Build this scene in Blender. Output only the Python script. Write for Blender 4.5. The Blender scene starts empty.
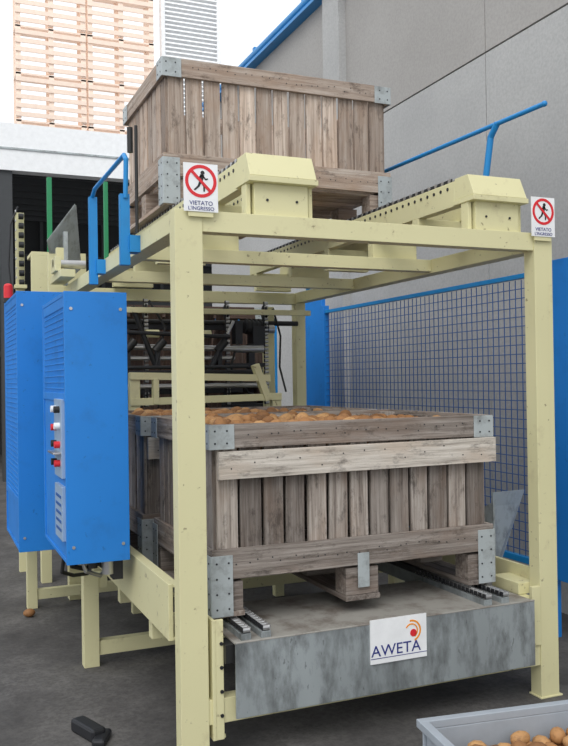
import bpy, bmesh, math, random
from mathutils import Vector, Matrix, Euler
import numpy as np
random.seed(7)
SC=bpy.context.scene
try: SC.view_settings.view_transform='Standard'
except Exception: pass

# ---------------------------------------------------------------- materials
def newmat(n):
    m=bpy.data.materials.new(n);m.use_nodes=True
    return m,m.node_tree,m.node_tree.nodes['Principled BSDF']
def N(t,ty,**k):
    n=t.nodes.new(ty)
    for a,b in k.items(): setattr(n,a,b)
    return n
def ramp(t,fac,stops):
    r=N(t,'ShaderNodeValToRGB');e=r.color_ramp.elements
    while len(e)<len(stops): e.new(.5)
    for i,(p,c) in enumerate(stops): e[i].position=p;e[i].color=(*c,1)
    t.links.new(fac,r.inputs[0]);return r.outputs[0]
def mix(t,fac,a,b,mode='MIX'):
    m=N(t,'ShaderNodeMix',data_type='RGBA',blend_type=mode)
    for s,v in((m.inputs[0],fac),(m.inputs[6],a),(m.inputs[7],b)):
        if hasattr(v,'is_output'): t.links.new(v,s)
        elif isinstance(v,(int,float)): s.default_value=v
        else: s.default_value=(*v,1)
    return m.outputs[2]
def noise(t,vec,scale,detail=5,rough=.6):
    n=N(t,'ShaderNodeTexNoise');n.inputs['Scale'].default_value=scale;n.inputs['Detail'].default_value=detail;n.inputs['Roughness'].default_value=rough
    if vec is not None: t.links.new(vec,n.inputs['Vector'])
    return n.outputs['Fac']
def objco(t):
    return N(t,'ShaderNodeTexCoord').outputs['Object']
def mapped(t,vec,s):
    m=N(t,'ShaderNodeMapping');m.inputs['Scale'].default_value=s;t.links.new(vec,m.inputs['Vector']);return m.outputs[0]
def bump(t,b,h,st=.3,d=.005):
    n=N(t,'ShaderNodeBump');n.inputs['Strength'].default_value=st;n.inputs['Distance'].default_value=d
    t.links.new(h,n.inputs['Height']);t.links.new(n.outputs[0],b.inputs['Normal'])
def paint(name,col,dirt=(.2,.13,.07),amt=.5,rough=.5,scale=6,lo=.52,var=.35,dk=.7,st=(1,1,1),chips=0):
    m,t,b=newmat(name);oc=mapped(t,objco(t),st)
    f=noise(t,oc,scale,8,.7)
    f2=ramp(t,f,[(lo,(0,0,0)),(lo+.2,(amt,)*3)])
    c=mix(t,f2,col,dirt)
    g=noise(t,oc,1.3,3)
    c=mix(t,ramp(t,g,[(.3,(.0,)*3),(.7,(var,)*3)]),c,tuple(x*dk for x in col))
    if chips:
        h=noise(t,oc,28,4,.6);c=mix(t,ramp(t,h,[(.66,(0,0,0)),(.71,(chips,)*3)]),c,tuple(x*.5 for x in dirt))
    t.links.new(c,b.inputs['Base Color']);b.inputs['Roughness'].default_value=rough
    bump(t,b,f,.08);return m
def plain(name,col,rough=.6,metal=0.):
    m,t,b=newmat(name);f=noise(t,objco(t),12,4)
    c=mix(t,f,tuple(x*.85 for x in col),tuple(min(1,x*1.12) for x in col))
    t.links.new(c,b.inputs['Base Color']);b.inputs['Roughness'].default_value=rough;b.inputs['Metallic'].default_value=metal;return m
def wood(name,dark,mid,light,redc,ra=.75):
    m,t,b=newmat(name)
    a=N(t,'ShaderNodeAttribute',attribute_name='gc').outputs['Vector']
    ti=N(t,'ShaderNodeAttribute',attribute_name='tint').outputs['Fac']
    g=noise(t,mapped(t,a,(1.6,48,48)),1,8,.75)
    big=noise(t,mapped(t,a,(2.5,7,7)),1,4,.6)
    c=ramp(t,g,[(.32,dark),(.5,mid),(.70,light)])
    c=mix(t,ramp(t,big,[(.47,(0,0,0)),(.68,(ra,)*3)]),c,redc,'MIX')
    tv=ramp(t,ti,[(0,(.50,.48,.47)),(.5,(.90,.89,.88)),(1,(1.28,1.26,1.23))])
    c=mix(t,1.,c,tv,'MULTIPLY')
    st=noise(t,mapped(t,a,(7,16,16)),1,6,.75)
    c=mix(t,ramp(t,st,[(.53,(0,0,0)),(.68,(.75,)*3)]),c,tuple(x*.45 for x in dark))
    t.links.new(c,b.inputs['Base Color']);b.inputs['Roughness'].default_value=.9
    bump(t,b,g,.8,.006);return m
CREAM=paint('cream_paint',(.70,.66,.39),(.33,.25,.14),.5,.5,7,.57,.3,.75,chips=.65)
BLUE=paint('blue_paint',(.010,.215,.68),(.01,.11,.36),.4,.5,5,chips=.35)
BLUE2=paint('blue_rail_paint',(.01,.25,.62),(.02,.12,.35),.3,.4,5)
BLUEM=plain('blue_mesh_wire',(.012,.09,.32),.5)
GALV=paint('galvanised_steel',(.42,.46,.47),(.17,.175,.17),.85,.45,10,.48)
GALVD=paint('skirt_steel',(.35,.385,.395),(.085,.09,.09),.95,.5,5,.44,.6,.5,st=(1.6,1,.6),chips=.5)
GALVD.node_tree.nodes['Principled BSDF'].inputs['Metallic'].default_value=.15
BEDM=paint('worn_bed_steel',(.36,.345,.315),(.13,.10,.08),.9,.5,6,.46)
DARK=plain('dark_steel',(.025,.026,.03),.5,.3)
CHROME=plain('chain_steel',(.5,.5,.5),.3,.8)
BLACK=plain('black_rubber',(.012,.012,.012),.5)
WHITE=plain('white_plastic',(.85,.86,.87),.5)
RED=plain('sign_red',(.7,.02,.03),.5)
NAVY=plain('logo_navy',(.02,.03,.2),.5)
ORANGE=plain('logo_orange',(.85,.3,.02),.5)
GREEN=plain('green_paint',(.02,.25,.1),.5)
GREYP=plain('crate_grey_plastic',(.36,.40,.45),.45)
PANEL=plain('control_plate',(.30,.42,.58),.4)
WOODA=wood('weathered_wood',(.11,.085,.07),(.32,.28,.25),(.54,.495,.455),(.27,.195,.15),.65)
WOODL=wood('pale_wood',(.24,.21,.18),(.52,.48,.43),(.70,.66,.61),(.48,.40,.33))
WOODU=wood('dry_wood',(.21,.15,.115),(.49,.40,.335),(.70,.62,.55),(.45,.32,.235))
WOODD=wood('shaded_dark_wood',(.04,.024,.02),(.11,.07,.055),(.19,.135,.11),(.08,.045,.035))  # brown planks, with the shade under the upper deck put into the colour
def potm():
    m,t,b=newmat('potato_skin')
    ti=N(t,'ShaderNodeAttribute',attribute_name='tint').outputs['Fac']
    c=ramp(t,ti,[(0,(.20,.09,.032)),(.5,(.38,.18,.065)),(1,(.55,.31,.13))])
    f=noise(t,objco(t),60,4);c=mix(t,ramp(t,f,[(.5,(0,0,0)),(.75,(.6,)*3)]),c,(.12,.06,.03))
    t.links.new(c,b.inputs['Base Color']);b.inputs['Roughness'].default_value=.7;return m
POT=potm()
def concrete(name,c0,c1,c2,s=.8,rough=.85,fine=.3):
    m,t,b=newmat(name);oc=objco(t)
    n1=noise(t,oc,s,8,.65);n2=noise(t,oc,45,4,.7)
    c=ramp(t,n1,[(.33,c0),(.5,c1),(.7,c2)])
    c=mix(t,ramp(t,n2,[(.35,(fine,)*3),(.6,(0,0,0))]),c,tuple(x*.6 for x in c0))
    t.links.new(c,b.inputs['Base Color']);b.inputs['Roughness'].default_value=rough;bump(t,b,n2,.25,.004);return m
FLOOR=concrete('floor_concrete',(.05,.047,.046),(.095,.09,.087),(.165,.157,.15),1.7,fine=.5)
WALL=concrete('wall_concrete',(.39,.39,.39),(.45,.45,.445),(.50,.50,.495),.5)
WALL2=concrete('wall_panel_upper',(.35,.335,.32),(.39,.375,.36),(.43,.415,.40),.5)
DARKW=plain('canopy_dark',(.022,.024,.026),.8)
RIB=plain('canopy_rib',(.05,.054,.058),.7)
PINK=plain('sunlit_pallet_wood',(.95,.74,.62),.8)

# ---------------------------------------------------------------- builder
class B:
    def __init__(s,name):
        s.name=name;s.bm=bmesh.new();s.g=s.bm.verts.layers.float_vector.new('gc');s.t=s.bm.verts.layers.float.new('tint')
        s.mats=[];s.M=Matrix.Identity(4)
    def mi(s,m):
        if m not in s.mats: s.mats.append(m)
        return s.mats.index(m)
    def add(s,co,faces,mat,gc=None,tint=None,smooth=False):
        ti=random.random() if tint is None else tint
        off=Vector((random.uniform(0,50),random.uniform(0,50),random.uniform(0,50)))
        vs=[]
        for i,c in enumerate(co):
            v=s.bm.verts.new(s.M@Vector(c));v[s.g]=(Vector(gc[i]) if gc else Vector(c))+off;v[s.t]=ti;vs.append(v)
        k=s.mi(mat)
        for f in faces:
            try:
                fc=s.bm.faces.new([vs[i] for i in f]);fc.material_index=k;fc.smooth=smooth
            except ValueError: pass
    BF=[(0,3,2,1),(4,5,6,7),(0,1,5,4),(1,2,6,5),(2,3,7,6),(3,0,4,7)]
    def box(s,a,b,mat,tint=None,R=None):
        a=Vector(a);b=Vector(b);c=(a+b)/2;h=(b-a)/2
        L=[Vector((x,y,z)) for z in(-1,1) for x,y in((-1,-1),(1,-1),(1,1),(-1,1))]
        loc=[Vector((q.x*h.x,q.y*h.y,q.z*h.z)) for q in L]
        o=sorted(range(3),key=lambda i:-abs(h[i]))
        gc=[(q[o[0]],q[o[1]],q[o[2]]) for q in loc]
        if R is not None: loc=[R@q for q in loc]
        s.add([c+q for q in loc],s.BF,mat,gc,tint)
    def cyl(s,p,q,r,mat,n=12,r2=None):
        p=Vector(p);q=Vector(q);r2=r if r2 is None else r2
        d=(q-p).normalized();u=d.orthogonal().normalized();w=d.cross(u)
        co=[];
        for c,rr in((p,r),(q,r2)):
            for i in range(n):
                a=2*math.pi*i/n;co.append(c+u*math.cos(a)*rr+w*math.sin(a)*rr)
        f=[(i,(i+1)%n,n+(i+1)%n,n+i) for i in range(n)]
        s.add(co,f,mat,smooth=True)
        s.add(co[:n],[tuple(range(n))[::-1]],mat);s.add(co[n:],[tuple(range(n))],mat)
    def tube(s,pts,r,mat,n=10):
        for a,b in zip(pts,pts[1:]): s.cyl(a,b,r,mat,n)
        for p in pts[1:-1]: s.ball(p,(r,r,r),mat,1)
    def ball(s,c,rad,mat,sub=1,R=None,tint=None,jit=0):
        t=bmesh.new();bmesh.ops.create_icosphere(t,subdivisions=sub+1,radius=1)
        t.verts.ensure_lookup_table();c=Vector(c);ph=[random.uniform(0,6) for _ in range(3)]
        co=[]
        for v in t.verts:
            k=1+jit*(math.sin(3*v.co.x+ph[0])+math.sin(2.5*v.co.y+ph[1])+math.sin(3*v.co.z+ph[2]))/3
            q=Vector((v.co.x*rad[0],v.co.y*rad[1],v.co.z*rad[2]))*k
            if R is not None:q=R@q
            co.append(c+q)
        s.add(co,[tuple(v.index for v in f.verts) for f in t.faces],mat,smooth=True,tint=tint);t.free()
    def prism(s,pts,d,mat):
        d=Vector(d);n=len(pts);co=[Vector(p) for p in pts]+[Vector(p)+d for p in pts]
        s.add(co,[tuple(range(n))[::-1],tuple(range(n,2*n))]+[(i,(i+1)%n,n+(i+1)%n,n+i) for i in range(n)],mat)
    def disc(s,c,r,t,mat,n=28,ri=0.,a0=0,a1=360):   # in XZ plane, thickness toward +y
        c=Vector(c)
        if ri==0:
            s.prism([c+Vector((math.cos(2*math.pi*i/n)*r,0,math.sin(2*math.pi*i/n)*r)) for i in range(n)],(0,t,0),mat);return
        for i in range(n):
            b0=math.radians(a0+(a1-a0)*i/n);b1=math.radians(a0+(a1-a0)*(i+1)/n)
            s.prism([c+Vector((math.cos(b)*q,0,math.sin(b)*q)) for b,q in((b0,ri),(b0,r),(b1,r),(b1,ri))],(0,t,0),mat)
    def fin(s,bevel=0.,parent=None):
        bmesh.ops.recalc_face_normals(s.bm,faces=s.bm.faces[:])
        me=bpy.data.meshes.new(s.name)
        xs=[v.co for v in s.bm.verts]
        mn=Vector([min(v[i] for v in xs) for i in range(3)]);mx=Vector([max(v[i] for v in xs) for i in range(3)])
        o=Vector(((mn.x+mx.x)/2,(mn.y+mx.y)/2,mn.z))
        for v in s.bm.verts: v.co-=o
        s.bm.to_mesh(me);s.bm.free()
        for m in s.mats: me.materials.append(m)
        ob=bpy.data.objects.new(s.name,me);SC.collection.objects.link(ob);ob.location=o
        if parent:
            bpy.context.view_layer.update()
            ob.parent=parent;ob.matrix_parent_inverse=Matrix.Translation(parent.location).inverted()
        if bevel:
            b=ob.modifiers.new('bevel','BEVEL');b.width=bevel;b.segments=2;b.limit_method='ANGLE';b.angle_limit=math.radians(50)
        return ob
def RX(a):return Matrix.Rotation(math.radians(a),3,'X')
def RY(a):return Matrix.Rotation(math.radians(a),3,'Y')
def RZ(a):return Matrix.Rotation(math.radians(a),3,'Z')

# ---------------------------------------------------------------- shell
b=B('floor');b.box((-14,-9,-.1),(14,24,0),FLOOR);b.fin()
b=B('wall_right')
b.box((3.03,-5,0),(3.25,8.6,5.6),WALL2)
ys=[-5,-1.6,1.9,4.2,8.6]
for y0,y1 in zip(ys,ys[1:]):
    b.box((3.0,y0+.004,0),(3.03,y1-.004,4.05),WALL)
    b.box((3.0,y0+.004,4.065),(3.03,y1-.004,5.6),WALL2)
b.box((2.92,4.18,0),(3.0,4.55,5.6),WALL)
b.fin()
b=B('gutter_pipe');b.tube([(2.93,0.5,5.70),(2.93,8.6,5.70)],.05,BLUE2,14)
b.box((2.88,.5,5.60),(3.1,8.6,5.635),BLUE2)
for y in(2,3.5,5,6.5,8): b.box((2.9,y-.03,5.6),(3.0,y+.03,5.78),BLUE2)
b.fin()
# far canopy
b=B('far_canopy')
b.box((-9,11,5.08),(7.5,11.25,5.85),WHITE)
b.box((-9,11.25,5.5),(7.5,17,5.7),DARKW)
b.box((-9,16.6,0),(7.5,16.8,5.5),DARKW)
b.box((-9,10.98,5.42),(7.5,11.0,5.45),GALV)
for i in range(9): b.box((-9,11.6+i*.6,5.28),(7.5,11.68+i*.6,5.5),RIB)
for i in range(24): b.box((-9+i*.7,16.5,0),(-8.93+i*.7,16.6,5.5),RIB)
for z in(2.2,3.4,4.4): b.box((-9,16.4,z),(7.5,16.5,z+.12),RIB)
for x in(-4,.2,6.5): b.box((x,11.05,0),(x+.2,11.2,5.08),RIB)
b.fin()
# stacked pallets beyond canopy
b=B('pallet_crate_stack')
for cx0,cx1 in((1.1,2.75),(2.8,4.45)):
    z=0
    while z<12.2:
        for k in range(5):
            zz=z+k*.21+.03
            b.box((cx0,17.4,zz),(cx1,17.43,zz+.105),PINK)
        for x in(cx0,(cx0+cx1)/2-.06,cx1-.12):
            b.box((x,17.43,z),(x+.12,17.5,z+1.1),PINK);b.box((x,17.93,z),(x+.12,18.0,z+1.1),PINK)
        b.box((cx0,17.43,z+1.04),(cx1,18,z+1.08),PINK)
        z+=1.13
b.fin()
b=B('louvred_facade')
b.box((4.7,17.6,0),(4.8,17.8,13),WHITE);b.box((6.2,17.6,0),(6.3,17.8,13),WHITE)
for i in range(60): b.box((4.8,17.62,6+i*.115),(6.2,17.72,6.02+i*.115+.03),WHITE,R=RX(-25))
b.box((4.8,17.72,0),(6.2,17.76,13),WHITE)
b.fin()

# ---------------------------------------------------------------- wooden bins
def crate(name,M,wd,second=False,fill=False,d=1.0):
    b=B(name);b.M=M;w=1.475;h=.84;zf=.17
    j=lambda a:random.uniform(-a,a)
    for x in(.03,w-.11):
        for y in(.045,d-.11): b.box((x+.013,y,.1),(x+.08,y+.065,h-.01),wd)
    def slats(n,L,fn):
        st=(L-.06)/n
        for i in range(n):
            a=.03+i*st+.007+j(.003);e=.03+(i+1)*st-.008+j(.004)
            fn(a,e)
    slats(13,w,lambda a,e:b.box((a,.022+j(.003),zf),(e,.042,h-.02+j(.004)),wd,R=RY(j(.35))))
    slats(13,w,lambda a,e:b.box((a,d-.042,zf),(e,d-.022,h-.02),wd))
    slats(9,d,lambda a,e:b.box((.022+j(.003),a,zf),(.042,e,h-.02+j(.004)),wd))
    slats(9,d,lambda a,e:b.box((w-.042,a,zf),(w-.022,e,h-.02),wd))
    for z0,z1 in((h-.105,h),(zf-.005,zf+.125)):
        b.box((0,-.004,z0),(w,.018,z1),wd,tint=.38);b.box((0,d-.018,z0),(w,d,z1),wd)
        b.box((-.002,.02,z0),(.018,d-.02,z1),wd,tint=.4);b.box((w-.018,.02,z0),(w,d-.02,z1),wd)
    if second: b.box((.03,-.03,h-.235),(w+.005,-.004,h-.115),WOODL,tint=.78,R=RY(-.3))
    for i in range(7): b.box((.045,.045+i*.13,zf-.02),(w-.045,.165+i*.13,zf),wd)
    for x0,x1 in((0,.15),(w/2-.09,w/2+.09),(w-.15,w)):
        for y0 in(.0,d/2-.06,d-.12): b.box((x0+.005,y0+.008,.024),(x1-.005,y0+.12,zf-.02),wd,tint=.25)
        b.box((x0,0.,0),(x1,d,.023),wd)
    g=GALV
    for x0,sx in((-.006,1),(w+.006,-1)):
        for z0,z1,L in((h-.11,h-.002,.115),(.005,.27,.10)):
            for yy,sy in((-.0065,1),(d+.0065,-1)):
                xa,xb=sorted((x0,x0+sx*L));ya,yb=sorted((yy-.002,yy+.002))
                b.box((xa,ya,z0),(xb,yb,z1),g)
                xa,xb=sorted((x0-.002*sx,x0+.002*sx));ya,yb=sorted((yy,yy+sy*L))
                b.box((xa,ya,z0),(xb,yb,z1),g)
                n=2 if z1-z0<.15 else 4
                for i in range(n):
                    for q in(.025,.08):
                        z=z0+(i+.5)*(z1-z0)/n
                        b.cyl((x0+sx*q,yy-.002*sy,z),(x0+sx*q,yy-.004*sy,z),.0045,DARK,8)
                        b.cyl((x0-.002*sx,yy+sy*q,z),(x0-.004*sx,yy+sy*q,z),.0045,DARK,8)
    b.box((w/2-.03,-.009,.06),(w/2+.03,-.004,.22),g)
    st=(w-.06)/13
    for i in range(13):
        for z in(h-.05,zf+.06):
            for dx in(-.02,.02):
                x=.03+(i+.5)*st+dx+j(.006);zz=z+j(.015);b.cyl((x,-.0035,zz),(x,-.0062,zz),.0035,DARK,6)
        if second:
            x=.03+(i+.5)*st;zz=h-.17+j(.03);b.cyl((x,-.029,zz),(x,-.0325,zz),.0035,DARK,6)
    o=b.fin(.003)
    if fill:
        p=B('potatoes');p.M=M
        for l,(zb,nx,ny) in enumerate(((h-.095,19,12),(h-.055,18,11),(h-.028,17,10))):
            for i in range(nx):
                for k in range(ny):
                    x=.09+(i+.5)*(w-.18)/nx+j(.02);y=.09+(k+.5)*(d-.18)/ny+j(.02)
                    if l==2 and (x>w*.68 or random.random()<.35+.35*x/w): continue
                    r=random.uniform(.03,.042)
                    p.ball((x,y,zb+j(.012)),(r*1.3,r,r*.9),POT,1,R=(RZ(random.uniform(0,180))@RY(random.uniform(-30,30))),jit=.12)
        p.fin(parent=o)
    return o
T=Matrix.Translation
crate('wooden_bin',T((.195,.124,.568)),WOODA,second=True,fill=True)
crate('wooden_bin',T((.16,1.24,.568)),WOODA,second=True,fill=True)
crate('wooden_bin',T((.318,1.284,2.602)),WOODU)
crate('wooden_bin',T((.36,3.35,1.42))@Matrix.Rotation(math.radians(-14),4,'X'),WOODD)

# ---------------------------------------------------------------- machine frame
b=B('bin_conveyor_frame');W=1.975
C=CREAM
b.box((.015,0,0),(.135,.08,2.312),C);b.box((1.855,0,0),(W-.01,.08,2.312),C)
b.box((.135,.005,2.222),(1.855,.075,2.31),C)
b.box((.135,.005,.165),(1.855,.075,.268),C)
for x in(.008,1.848): b.box((x,-.006,0),(x+.134,.088,.008),C)
b.box((.02,.08,2.225),(.11,3.05,2.308),C);b.box((1.87,.08,2.225),(1.955,3.05,2.308),C)
b.box((.02,2.97,0),(.11,3.06,2.225),C);b.box((1.87,2.97,0),(1.955,3.06,2.225),C)
b.box((.11,2.98,2.215),(1.87,3.045,2.305),C)
b.box((-.1,3.0,2.05),(.018,3.06,2.55),C)
for y in(.95,1.95): b.box((.11,y,2.235),(1.87,y+.07,2.305),C)
for y in(.5,1.0,1.6,2.2,2.9): 
    for x0 in(.36,1.5): b.box((x0,y,2.31),(x0+.3,y+.06,2.45),C)
for x0 in(.355,.60,1.50,1.765):
    b.box((x0,.16,2.45),(x0+.012,3.05,2.575),C);b.box((x0+.012,.16,2.45),(x0+.055,3.05,2.462),C);b.box((x0+.012,.16,2.563),(x0+.055,3.05,2.575),C)
    for i in range(46):
        y=.22+i*.062;b.cyl((x0-.003,y,2.545),(x0+.002,y,2.545),.009,DARK,8)
        b.cyl((x0+.008,y,2.588),(x0+.042,y,2.588),.011,CHROME,8)
    b.box((x0+.012,.20,2.577),(x0+.016,3.05,2.597),DARK);b.box((x0+.036,.20,2.577),(x0+.04,3.05,2.597),DARK)
# end blocks
for x0 in(.35,1.50):
    x1=x0+.315
    b.prism([(x0,.04,2.478),(x0,.0,2.478),(x0,.05,2.585),(x0,.16,2.585),(x0,.16,2.478)],(x1-x0,0,0),C)
    b.box((x0-.006,-.005,2.452),(x1+.006,.17,2.476),C)
    b.box((x0+.03,.03,2.312),(x1-.03,.15,2.452),C)
    b.box((x0-.0,.05,2.312),(x0+.02,.11,2.452),C);b.box((x1-.02,.05,2.312),(x1,.11,2.452),C)
    for q in(.09,.23): b.cyl((x0+q,.026,2.38),(x0+q,.031,2.38),.006,DARK,10)
# lower side channels
for x0,s in((0,1),(1.90,-1)):
    b.box((x0,.12,.50),(x0+.02,2.97,.74 if s>0 else .62),C)
    b.box((x0+.02,.12,.502),(x0+.075,2.97,.515),C)
    if s>0: b.box((x0+.02,.12,.725),(x0+.05,2.97,.738),C)
b.box((.150,-.005,.10),(.165,.13,.60),C);b.box((.165,-.003,.10),(.20,.01,.60),C)
b.box((1.80,-.008,.27),(1.85,.015,.56),C);b.box((1.79,.085,.502),(1.90,.3,.56),C);b.box((1.79,.02,.45),(1.84,.3,.50),C)
b.box((.165,.01,.1),(.21,.13,.115),C)
for i in range(4): b.cyl((.19,-.003,.2+i*.1),(.19,-.008,.2+i*.1),.008,DARK,8)
# legs + ties
b.box((-.135,1.43,0),(-.05,1.51,.52),C);b.box((-.05,1.44,.06),(1.86,1.50,.14),C);b.box((-.05,1.435,.44),(0.0,1.505,.518),C)
b.box((-.29,2.85,0),(-.22,2.92,.62),C);b.box((-.22,2.86,.06),(1.9,2.91,.13),C);b.box((-.22,2.855,.5),(.0,2.915,.58),C)
b.box((1.86,1.43,0),(1.94,1.51,.5),C)
for y in(.5,1.2,2.0,2.8): b.box((.021,y,.40),(1.90,y+.06,.498),C)
# chain rails
for x0 in(.27,.36,1.50,1.60):
    b.box((x0,-.03,.47),(x0+.045,2.9,.535),GALVD)
    y=-.02
    while y<.6:
        b.cyl((x0+.006,y,.548),(x0+.039,y,.548),.012,CHROME,10)
        b.box((x0+.003,y-.013,.54),(x0+.008,y+.013,.562),DARK);b.box((x0+.037,y-.013,.54),(x0+.042,y+.013,.562),CHROME)
        y+=.034
    b.box((x0+.002,.6,.535),(x0+.043,2.9,.566),DARK)
# skirt
b.box((.235,-.055,.195),(1.775,-.045,.505),GALVD);b.box((.235,-.0449,.500),(1.775,.55,.508),BEDM)
b.box((.235,-.057,.505),(1.775,-.045,.512),BEDM)
b.box((.2,-.03,.42),(.262,.05,.50),BLACK)
frame=b.fin(.003)
g=B('guide_plate_right');g.prism([(1.96,.5,.50),(2.08,.62,.50),(2.30,.66,.93),(1.97,.52,.95)],(0,.012,0),GALV);g.prism([(1.96,.5,.50),(1.96,.9,.5),(1.97,.9,.72),(1.97,.52,.9)],(.01,0,0),GALV);g.fin(parent=frame)

# ---------------------------------------------------------------- tipping mechanism (behind)
b=B('bin_tipper')
b.box((.36,2.40,0),(.43,2.46,1.66),C);b.box((1.42,2.40,0),(1.49,2.46,1.50),C)
b.box((.36,2.39,1.44),(1.49,2.45,1.49),C,R=RY(-.8));b.box((.36,2.385,1.60),(1.40,2.445,1.65),C,R=RY(1.5))
b.box((1.31,2.38,1.44),(1.36,2.44,1.72),C,R=RY(-20));b.box((.52,2.38,1.44),(.56,2.44,1.62),C)
b.cyl((.12,2.75,1.86),(1.3,2.75,1.84),.022,CHROME);b.cyl((.12,2.75,1.77),(1.25,2.75,1.77),.016,CHROME)
b.cyl((.12,2.9,2.05),(1.85,2.9,2.05),.02,BLACK);b.cyl((.35,2.7,1.96),(1.2,2.7,1.93),.016,DARK)
b.cyl((.12,2.6,1.70),(1.3,2.6,1.70),.014,DARK)
b.box((.11,2.68,2.10),(1.87,2.72,2.14),C)
for x in(.4,.62,.9,1.1): b.cyl((x,2.72,1.82),(x+.07,2.72,1.90),.032,BLACK);b.box((x,2.70,1.70),(x+.035,2.74,1.86),DARK)
for x in(.2,.55,.95): b.cyl((x,2.72,1.95),(x+.10,2.72,1.95),.03,CREAM)
b.cyl((1.37,2.85,2.02),(1.56,2.85,2.0),.055,DARK,16);b.box((1.42,2.78,1.86),(1.52,2.92,2.02),DARK);b.box((1.28,2.8,1.88),(1.34,2.9,2.06),DARK)
for i in range(5): b.cyl((1.385+i*.035,2.85,2.02),(1.395+i*.035,2.85,2.02),.062,BLACK,16)
b.cyl((1.25,2.78,1.84),(1.50,2.78,1.84),.03,CHROME,12)
b.box((1.38,2.78,1.60),(1.43,2.84,1.88),DARK);b.box((1.18,2.76,1.70),(1.50,2.80,1.73),DARK)
b.cyl((1.56,2.85,2.0),(1.62,2.85,2.0),.035,CHROME)
# slatted bed, leaning, in the brown wood with painted-in shade
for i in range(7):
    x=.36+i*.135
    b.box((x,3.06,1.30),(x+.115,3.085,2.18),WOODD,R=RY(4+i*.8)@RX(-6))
for z in(1.5,2.0): b.box((.30,3.03,z),(1.42,3.055,z+.05),DARK)
for x in(.30,.56,.84,1.20,1.52):
    z=1.42
    while z<2.2: b.cyl((x,2.80,z),(x+.03,2.80,z),.012,CHROME,8);b.box((x-.004,2.787,z-.014),(x,2.813,z+.014),DARK);z+=.03
    for zz in(1.5,2.13): b.cyl((x+.008,2.83,zz),(x+.02,2.83,zz),.06,DARK,16)
for z in(1.56,1.66): b.cyl((.12,2.68,z),(1.45,2.68,z),.02,CHROME if z<1.6 else DARK)
b.cyl((.95,2.70,1.50),(1.18,2.72,1.95),.022,DARK);b.cyl((1.07,2.71,1.73),(1.24,2.73,2.05),.012,CHROME)
b.cyl((.45,2.70,2.15),(.62,2.72,1.72),.020,BLACK)
b.tube([(1.3,2.8,1.9),(1.2,2.7,1.7),(1.35,2.72,1.5),(1.5,2.75,1.45)],.009,BLACK)
b.tube([(.6,2.8,2.2),(.7,2.72,2.0),(.62,2.7,1.7)],.009,BLACK)
b.tube([(.2,2.8,2.2),(.3,2.72,2.0),(.25,2.7,1.7),(.4,2.7,1.55)],.009,BLACK)
b.tube([(1.56,2.85,2.1),(1.62,2.85,2.16),(1.70,2.9,1.95),(1.68,2.88,1.7),(1.72,2.85,1.5)],.008,BLACK)
b.box((.13,2.93,1.6),(.17,3.0,2.2),C);b.box((1.66,3.1,1.2),(1.73,3.2,2.2),C)
b.box((.25,3.2,.9),(1.75,3.27,1.40),DARK);b.box((.25,3.27,.0),(.35,4.3,1.40),DARK);b.box((1.65,3.27,.0),(1.75,4.3,1.40),DARK)
b.box((.35,3.3,1.36),(1.65,4.3,1.41),DARK)
# raised mast at far left
b.box((-.22,4.1,0),(-.15,4.16,3.05),C)
for i in range(8): b.cyl((-.20,4.05,2.45+i*.08),(-.16,4.05,2.45+i*.08),.026,DARK,12);b.box((-.23,4.03,2.48+i*.08),(-.22,4.07,2.50+i*.08),CHROME)
b.box((-.24,4.02,2.40),(-.14,4.1,2.43),C)
b.tube([(-.25,4.1,2.3),(-.28,4.1,2.6),(-.26,4.1,2.95),(-.2,4.1,3.10)],.008,DARK)
b.box((-.15,3.6,2.25),(.28,3.66,2.62),C);b.box((-.15,3.6,2.62),(.28,3.9,2.65),C)
b.box((-.1,3.6,0),(-.02,3.68,2.25),C);b.box((.2,3.6,0),(.28,3.68,2.25),C)
b.box((.03,4.0,2.65),(.07,4.04,3.35),GREEN);b.box((.03,3.75,2.65),(.07,4.04,2.7),GREEN)
b.prism([(-.12,2.9,2.62),(.04,3.25,2.36),(.20,3.4,2.50),(.10,3.0,2.92)],(.012,.01,0),GALV)
b.prism([(-.12,2.9,2.62),(.10,3.0,2.92),(.10,3.25,2.90),(-.06,3.2,2.55)],(.0,.0,.01),GALV)
b.box((.0,2.9,2.31),(.03,2.95,2.7),GALV);b.box((-.08,2.7,2.31),(-.03,2.76,2.55),C);b.box((-.1,2.4,2.31),(.0,2.9,2.36),C)
b.cyl((-.12,2.6,2.42),(.1,2.6,2.42),.03,CHROME);b.box((-.12,2.5,2.36),(-.08,2.7,2.46),C)
b.box((.10,1.9,2.31),(.125,1.93,2.85),GREEN)
b.fin(.002)

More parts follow.
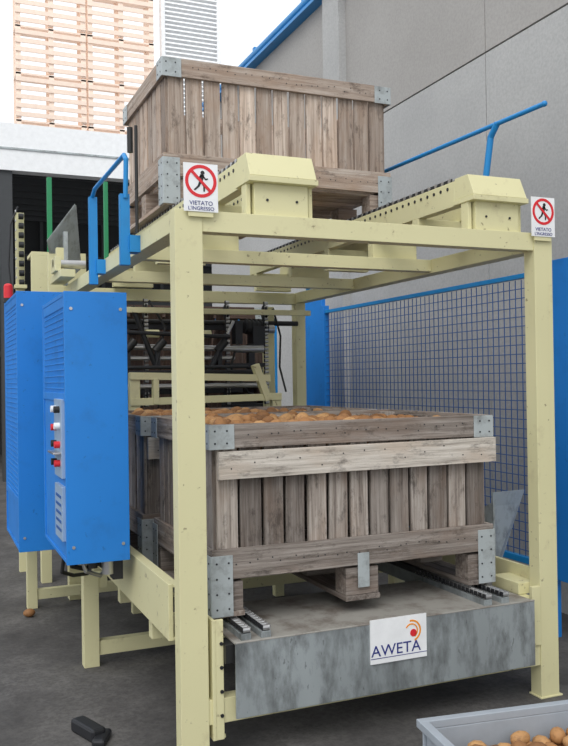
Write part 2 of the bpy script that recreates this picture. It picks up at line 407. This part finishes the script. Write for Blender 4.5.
# ---------------------------------------------------------------- guard cabinets
def cabinet(name,x0,x1,y0,y1,z0,z1,panel):
    b=B(name);t=.02;e=.002
    b.box((x0-e,y0-e,z0-e),(x1+e,y0+t,z1+e),BLUE);b.box((x0-e,y1-t,z0-e),(x1+e,y1,z1+e),BLUE)
    ya=y0+t;yb=y1-t
    b.box((x0,ya,z1-t),(x1,yb,z1),BLUE);b.box((x1-t,ya,z0+t),(x1,yb,z1-t),BLUE)
    b.box((x0,ya,z0),(x1,yb,z0+t),BLUE)
    zm=z0+.62*(z1-z0) if panel else z0+.3
    b.box((x0+e,ya,z1-.07),(x0+t,yb,z1-t),BLUE)
    b.box((x0+.006,ya,z0+t),(x0+t,yb,zm-.03),BLUE)
    b.box((x0,ya,zm-.03),(x0+t,yb,zm+.01),BLUE)
    b.box((x0+e,yb-.03,zm+.01),(x0+t,yb,z1-.07),BLUE);b.box((x0+e,ya,zm+.01),(x0+t,ya+.03,z1-.07),BLUE)
    n=int((y1-y0)/.03)
    for i in range(1,n): 
        y=y0+i*(y1-y0)/n;b.box((x0+.004,y-.003,zm),(x0+.010,y+.003,z1-.05),BLUE)
    n=int((z1-zm)/.03)
    for i in range(1,n):
        z=zm+i*(z1-zm)/n;b.box((x0+.003,y0+.03,z-.003),(x0+.009,y1-.03,z+.003),BLUE)
    b.box((x0+.06,y0+t,zm),(x0+.07,y1-t,z1-t),BLUEM)
    if panel:
        b.box((x0-.012,y0+.06,1.14),(x0+.01,y0+.30,1.52),PANEL);b.box((x0-.012,y0+.06,.84),(x0+.008,y0+.30,1.10),PANEL)
        for k in range(5): b.box((x0-.014,y0+.09,.88+k*.04),(x0-.010,y0+.26,.895+k*.04),BLUEM)
        for k,(dy,z,m) in enumerate(((.12,1.47,BLACK),(.23,1.47,WHITE),(.12,1.39,WHITE),(.23,1.38,RED),(.12,1.30,RED),(.23,1.30,BLACK),(.12,1.21,RED),(.23,1.21,BLACK))):
            b.cyl((x0-.01,y0+dy,z),(x0-.038,y0+dy,z),.017,m,12)
        b.box((x0-.05,y0+.08,1.255),(x0-.01,y0+.27,1.265),CHROME)
    for z in(z0+.08,z1-.08):
        b.cyl((x1-.03,y0-.006,z),(x1-.03,y0,z),.008,CHROME,8);b.cyl((x0+.03,y0-.006,z),(x0+.03,y0,z),.008,CHROME,8)
    return b
b=cabinet('guard_cabinet',-.33,-.035,.70,1.50,.74,2.03,True)
b.box((-.033,.9,.9),(.0,.96,.96),C)
b.tube([(-.28,.9,.74),(-.27,.95,.68),(-.2,1.0,.65),(-.12,1.05,.66),(-.05,1.1,.6)],.012,BLACK)
b.tube([(-.24,.85,.74),(-.22,.85,.67),(-.14,.9,.63),(-.06,1.0,.66)],.010,CHROME)
b.tube([(-.30,1.0,.74),(-.31,1.02,.64),(-.24,1.1,.6),(-.15,1.2,.58)],.010,BLACK)
b.cyl((-.12,.8,.74),(-.12,.8,.66),.03,CHROME);b.cyl((-.19,.82,.74),(-.19,.82,.69),.022,BLACK)
b.box((-.10,.78,.63),(-.05,.86,.738),DARK)
b.box((-.033,1.3,.66),(.0,1.36,.80),C)
b.fin(.002)
b=cabinet('guard_cabinet',-.44,-.12,1.80,2.62,.61,2.14,False);b.box((-.118,2.2,.66),(0,2.28,.72),C);b.fin(.002)
b=B('red_beacon_light');b.cyl((-.42,2.55,2.142),(-.42,2.55,2.17),.035,BLACK,14);b.cyl((-.42,2.55,2.17),(-.42,2.55,2.25),.03,RED,14);b.ball((-.42,2.55,2.25),(.03,.03,.02),RED,1);b.fin()

# ---------------------------------------------------------------- handrails
b=B('handrail')
b.box((-.065,1.49,2.16),(-.02,1.53,2.66),BLUE2);b.box((-.07,.64,2.16),(-.025,.68,2.50),BLUE2)
b.tube([(-.045,1.51,2.60),(-.045,1.5,2.66),(-.045,1.42,2.69),(-.045,.66,2.69),(-.045,.62,2.66),(-.045,.64,2.48)],.012,BLUE2)
b.box((-.03,.62,2.22),(.02,.70,2.30),BLUE2);b.box((-.03,1.47,2.22),(.02,1.55,2.30),BLUE2)
b.cyl((-.0,.6,2.31),(-.0,.6,2.82),.008,BLACK)
b.cyl((-.02,.64,2.7),(-.02,.64,2.82),.014,BLACK)
b.fin()
b=B('handrail')
b.tube([(1.95,.02,2.97),(1.95,2.95,3.03)],.013,BLUE2)
b.tube([(1.95,.40,2.98),(1.95,.46,2.92),(1.95,.52,2.66),(1.95,.52,2.31)],.018,BLUE2)
b.tube([(1.95,2.9,3.02),(1.95,2.9,2.31)],.018,BLUE2)
b.ball((1.95,.02,2.97),(.016,.016,.016),BLUE2,1)
b.fin()

# ---------------------------------------------------------------- mesh fence
b=B('wire_mesh_fence');X=2.6
b.box((X-.02,.80,2.225),(X+.02,3.9,2.255),BLUE2);b.box((X-.02,.80,.40),(X+.02,3.9,.44),BLUE2)
y=.85
while y<3.9: b.box((X-.0028,y-.0028,.44),(X+.0028,y+.0028,2.22),BLUEM);y+=.06
z=.48
while z<2.2: b.box((X-.008,.80,z-.0028),(X-.002,3.9,z+.0028),BLUEM);z+=.06
b.box((X-.025,.34,.36),(X+.025,.74,2.30),BLUE)
b.box((X-.03,.74,0),(X+.03,.80,2.30),BLUE);b.box((X-.03,.28,0),(X+.03,.34,2.3),BLUE)
b.box((X-.03,3.90,0),(X+.03,3.96,2.3),BLUE);b.box((X-.02,3.96,.0),(X+.02,4.5,2.42),BLUE)
b.fin(.002)
b=B('wire_mesh_fence');
y0=4.9
b.box((1.0,y0,2.2),(2.5,y0+.04,2.25),BLUE2);b.box((1.0,y0,.1),(2.5,y0+.04,.14),BLUE2);b.box((2.46,y0,0),(2.5,y0+.04,2.25),BLUE2);b.box((1.0,y0,0),(1.04,y0+.04,2.25),BLUE2)
for i in range(30): b.box((1.04+i*.05,y0+.015,.1),(1.048+i*.05,y0+.02,2.2),BLACK)
for i in range(42): b.box((1.0,y0+.01,.14+i*.05),(2.5,y0+.015,.148+i*.05),BLACK)
b.fin()

# ---------------------------------------------------------------- signs
def text(body,size,loc,mat,parent,name='lettering',sx=1):
    cu=bpy.data.curves.new(name,'FONT');cu.body=body;cu.size=size;cu.extrude=.0006;cu.align_x='CENTER'
    cu.materials.append(mat);o=bpy.data.objects.new(name,cu);SC.collection.objects.link(o)
    o.rotation_euler=(math.pi/2,0,0);o.scale=(sx,1,1);o.location=Vector(loc)-parent.location;o.parent=parent
def warnsign(x0,x1,z0,z1,y):
    b=B('prohibition_sign');b.box((x0,y,z0),(x1,y+.004,z1),WHITE)
    b.box((x0+.02,y+.004,z0-.02),(x1-.02,y+.012,z1-.02),C)
    w=x1-x0;cx=(x0+x1)/2;r=w*.46;cz=z1-w*.5
    yy=y-.0015
    b.disc((cx,yy,cz),r,.0015,RED,32,r*.80)
    k=BLACK
    b.disc((cx+.05*w,yy,cz+r*.52),r*.13,.0012,k,14)
    def limb(p,q,t):
        p=Vector((cx+p[0]*r,yy,cz+p[1]*r));q=Vector((cx+q[0]*r,yy,cz+q[1]*r));d=(q-p).normalized();n=Vector((-d.z,0,d.x))*t*r
        b.prism([p+n,p-n,q-n*.8,q+n*.8],(0,.0012,0),k)
    limb((.08,.40),(.0,-.05),.13);limb((.03,.0),(.22,-.3),.08);limb((.2,-.27),(.2,-.62),.06);limb((-.02,.0),(-.16,-.32),.08);limb((-.15,-.3),(-.42,-.55),.06)
    limb((.1,.35),(.32,.1),.05);limb((.05,.35),(-.25,.12),.05);limb((.3,.12),(.45,.18),.045)
    y2=yy-.0014
    d=Vector((1,0,-1)).normalized()*r*.85;n=Vector((1,0,1)).normalized()*r*.09;c=Vector((cx,y2,cz))
    b.prism([c-d+n,c-d-n,c+d-n,c+d+n],(0,.0013,0),RED)
    o=b.fin()
    text('VIETATO',w*.17,(cx,y-.001,z0+.027),NAVY,o);text("L'INGRESSO",w*.145,(cx,y-.001,z0+.006),NAVY,o)
warnsign(.05,.198,2.30,2.50,-.02)
warnsign(1.825,1.968,2.29,2.485,-.02)
b=B('maker_logo_sign');b.box((.865,-.0625,.33),(1.155,-.0555,.525),WHITE)
b.disc((1.075,-.064,.455),.05,.0015,ORANGE,20,.042,-70,100);b.disc((1.075,-.064,.455),.034,.0015,ORANGE,20,.028,-60,150);b.disc((1.085,-.064,.445),.017,.0015,RED,18)
b.box((.865,-.0635,.352),(1.155,-.0625,.355),NAVY)
o=b.fin();text('AWETA',.07,(.995,-.0635,.363),NAVY,o,sx=1.05)

# ---------------------------------------------------------------- plastic crate
M=T((.665,-1.14,0))@Matrix.Rotation(math.radians(-8),4,'Z')
b=B('plastic_crate');b.M=M;w,d,h=.74,.46,.34;G=GREYP
b.box((0.001,0.001,0),(w-.001,d-.001,.015),G)
b.box((.022,.01,0),(w-.022,.022,h-.03),G);b.box((.022,d-.022,0),(w-.022,d-.01,h-.03),G);b.box((.01,.01,0),(.022,d-.01,h-.03),G);b.box((w-.022,.01,0),(w-.01,d-.01,h-.03),G)
b.box((-.012,-.012,h-.03),(w+.012,.022,h),G);b.box((-.012,d-.022,h-.03),(w+.012,d+.012,h),G);b.box((-.012,.022,h-.03),(.022,d-.022,h),G);b.box((w-.022,.022,h-.03),(w+.012,d-.022,h),G)
for z in(.1,.2): 
    b.box((0,0,z),(w,.01,z+.012),G);b.box((0,d-.01,z),(w,d,z+.012),G);b.box((0,0.01,z),(.01,d-.01,z+.012),G)
for i in range(8):
    x=.02+i*(w-.05)/7;b.box((x,-.002,.0),(x+.012,.01,h-.03),G);b.box((x,d-.01,0),(x+.012,d+.002,h-.03),G)
for i in range(5):
    y=.02+i*(d-.05)/4;b.box((-.002,y,0),(.01,y+.012,h-.03),G)
o=b.fin(.003)
p=B('potatoes');p.M=M
for l,z in enumerate((.18,.22,.255)):
    for i in range(11-l):
        for k in range(7-l):
            if l==2 and random.random()<.25: continue
            r=random.uniform(.026,.038)
            p.ball((.06+(i+.5)*(w-.12)/(11-l)+random.uniform(-.016,.016),.06+(k+.5)*(d-.12)/(7-l)+random.uniform(-.016,.016),z),(r*1.3,r,r*.9),POT,1,R=RZ(random.uniform(0,180)),jit=.12)
p.fin(parent=o)
# debris
b=B('wood_offcut');b.box((-.31,.42,0),(-.24,.62,.06),DARK,R=RZ(20));b.box((-.26,.36,0.0),(-.2,.5,.035),DARK,R=RZ(-25));b.fin(.012)
b=B('loose_potato');b.ball((-.30,2.65,.028),(.04,.032,.028),POT,2,jit=.1);b.fin()

# ---------------------------------------------------------------- light / world
w=bpy.data.worlds.new('sky');SC.world=w;w.use_nodes=True
bg=w.node_tree.nodes['Background'];bg.inputs[0].default_value=(.94,.97,1,1);bg.inputs[1].default_value=1.2
s=bpy.data.lights.new('sun','SUN');s.energy=1.5;s.angle=math.radians(35);s.color=(1,.98,.95)
o=bpy.data.objects.new('sun',s);SC.collection.objects.link(o);o.rotation_euler=Vector((.5,.72,-.95)).to_track_quat('-Z','Y').to_euler()

# ---------------------------------------------------------------- camera
f=843.;yw,pi_,ro=[math.radians(a) for a in(23.009,.43,-.84)]
F=Vector((math.sin(yw)*math.cos(pi_),math.cos(yw)*math.cos(pi_),math.sin(pi_)))
R=Vector((math.cos(yw),-math.sin(yw),0));U=R.cross(F)
R2=R*math.cos(ro)+U*math.sin(ro);U2=-R*math.sin(ro)+U*math.cos(ro)
ca=bpy.data.cameras.new('camera');ca.sensor_fit='VERTICAL';ca.sensor_height=24;ca.lens=24*f/746;ca.clip_end=200
co=bpy.data.objects.new('camera',ca);SC.collection.objects.link(co)
m=Matrix((R2,U2,-F)).transposed().to_4x4();m.translation=Vector((-.933,-3.361,1.6));co.matrix_world=m
SC.camera=co
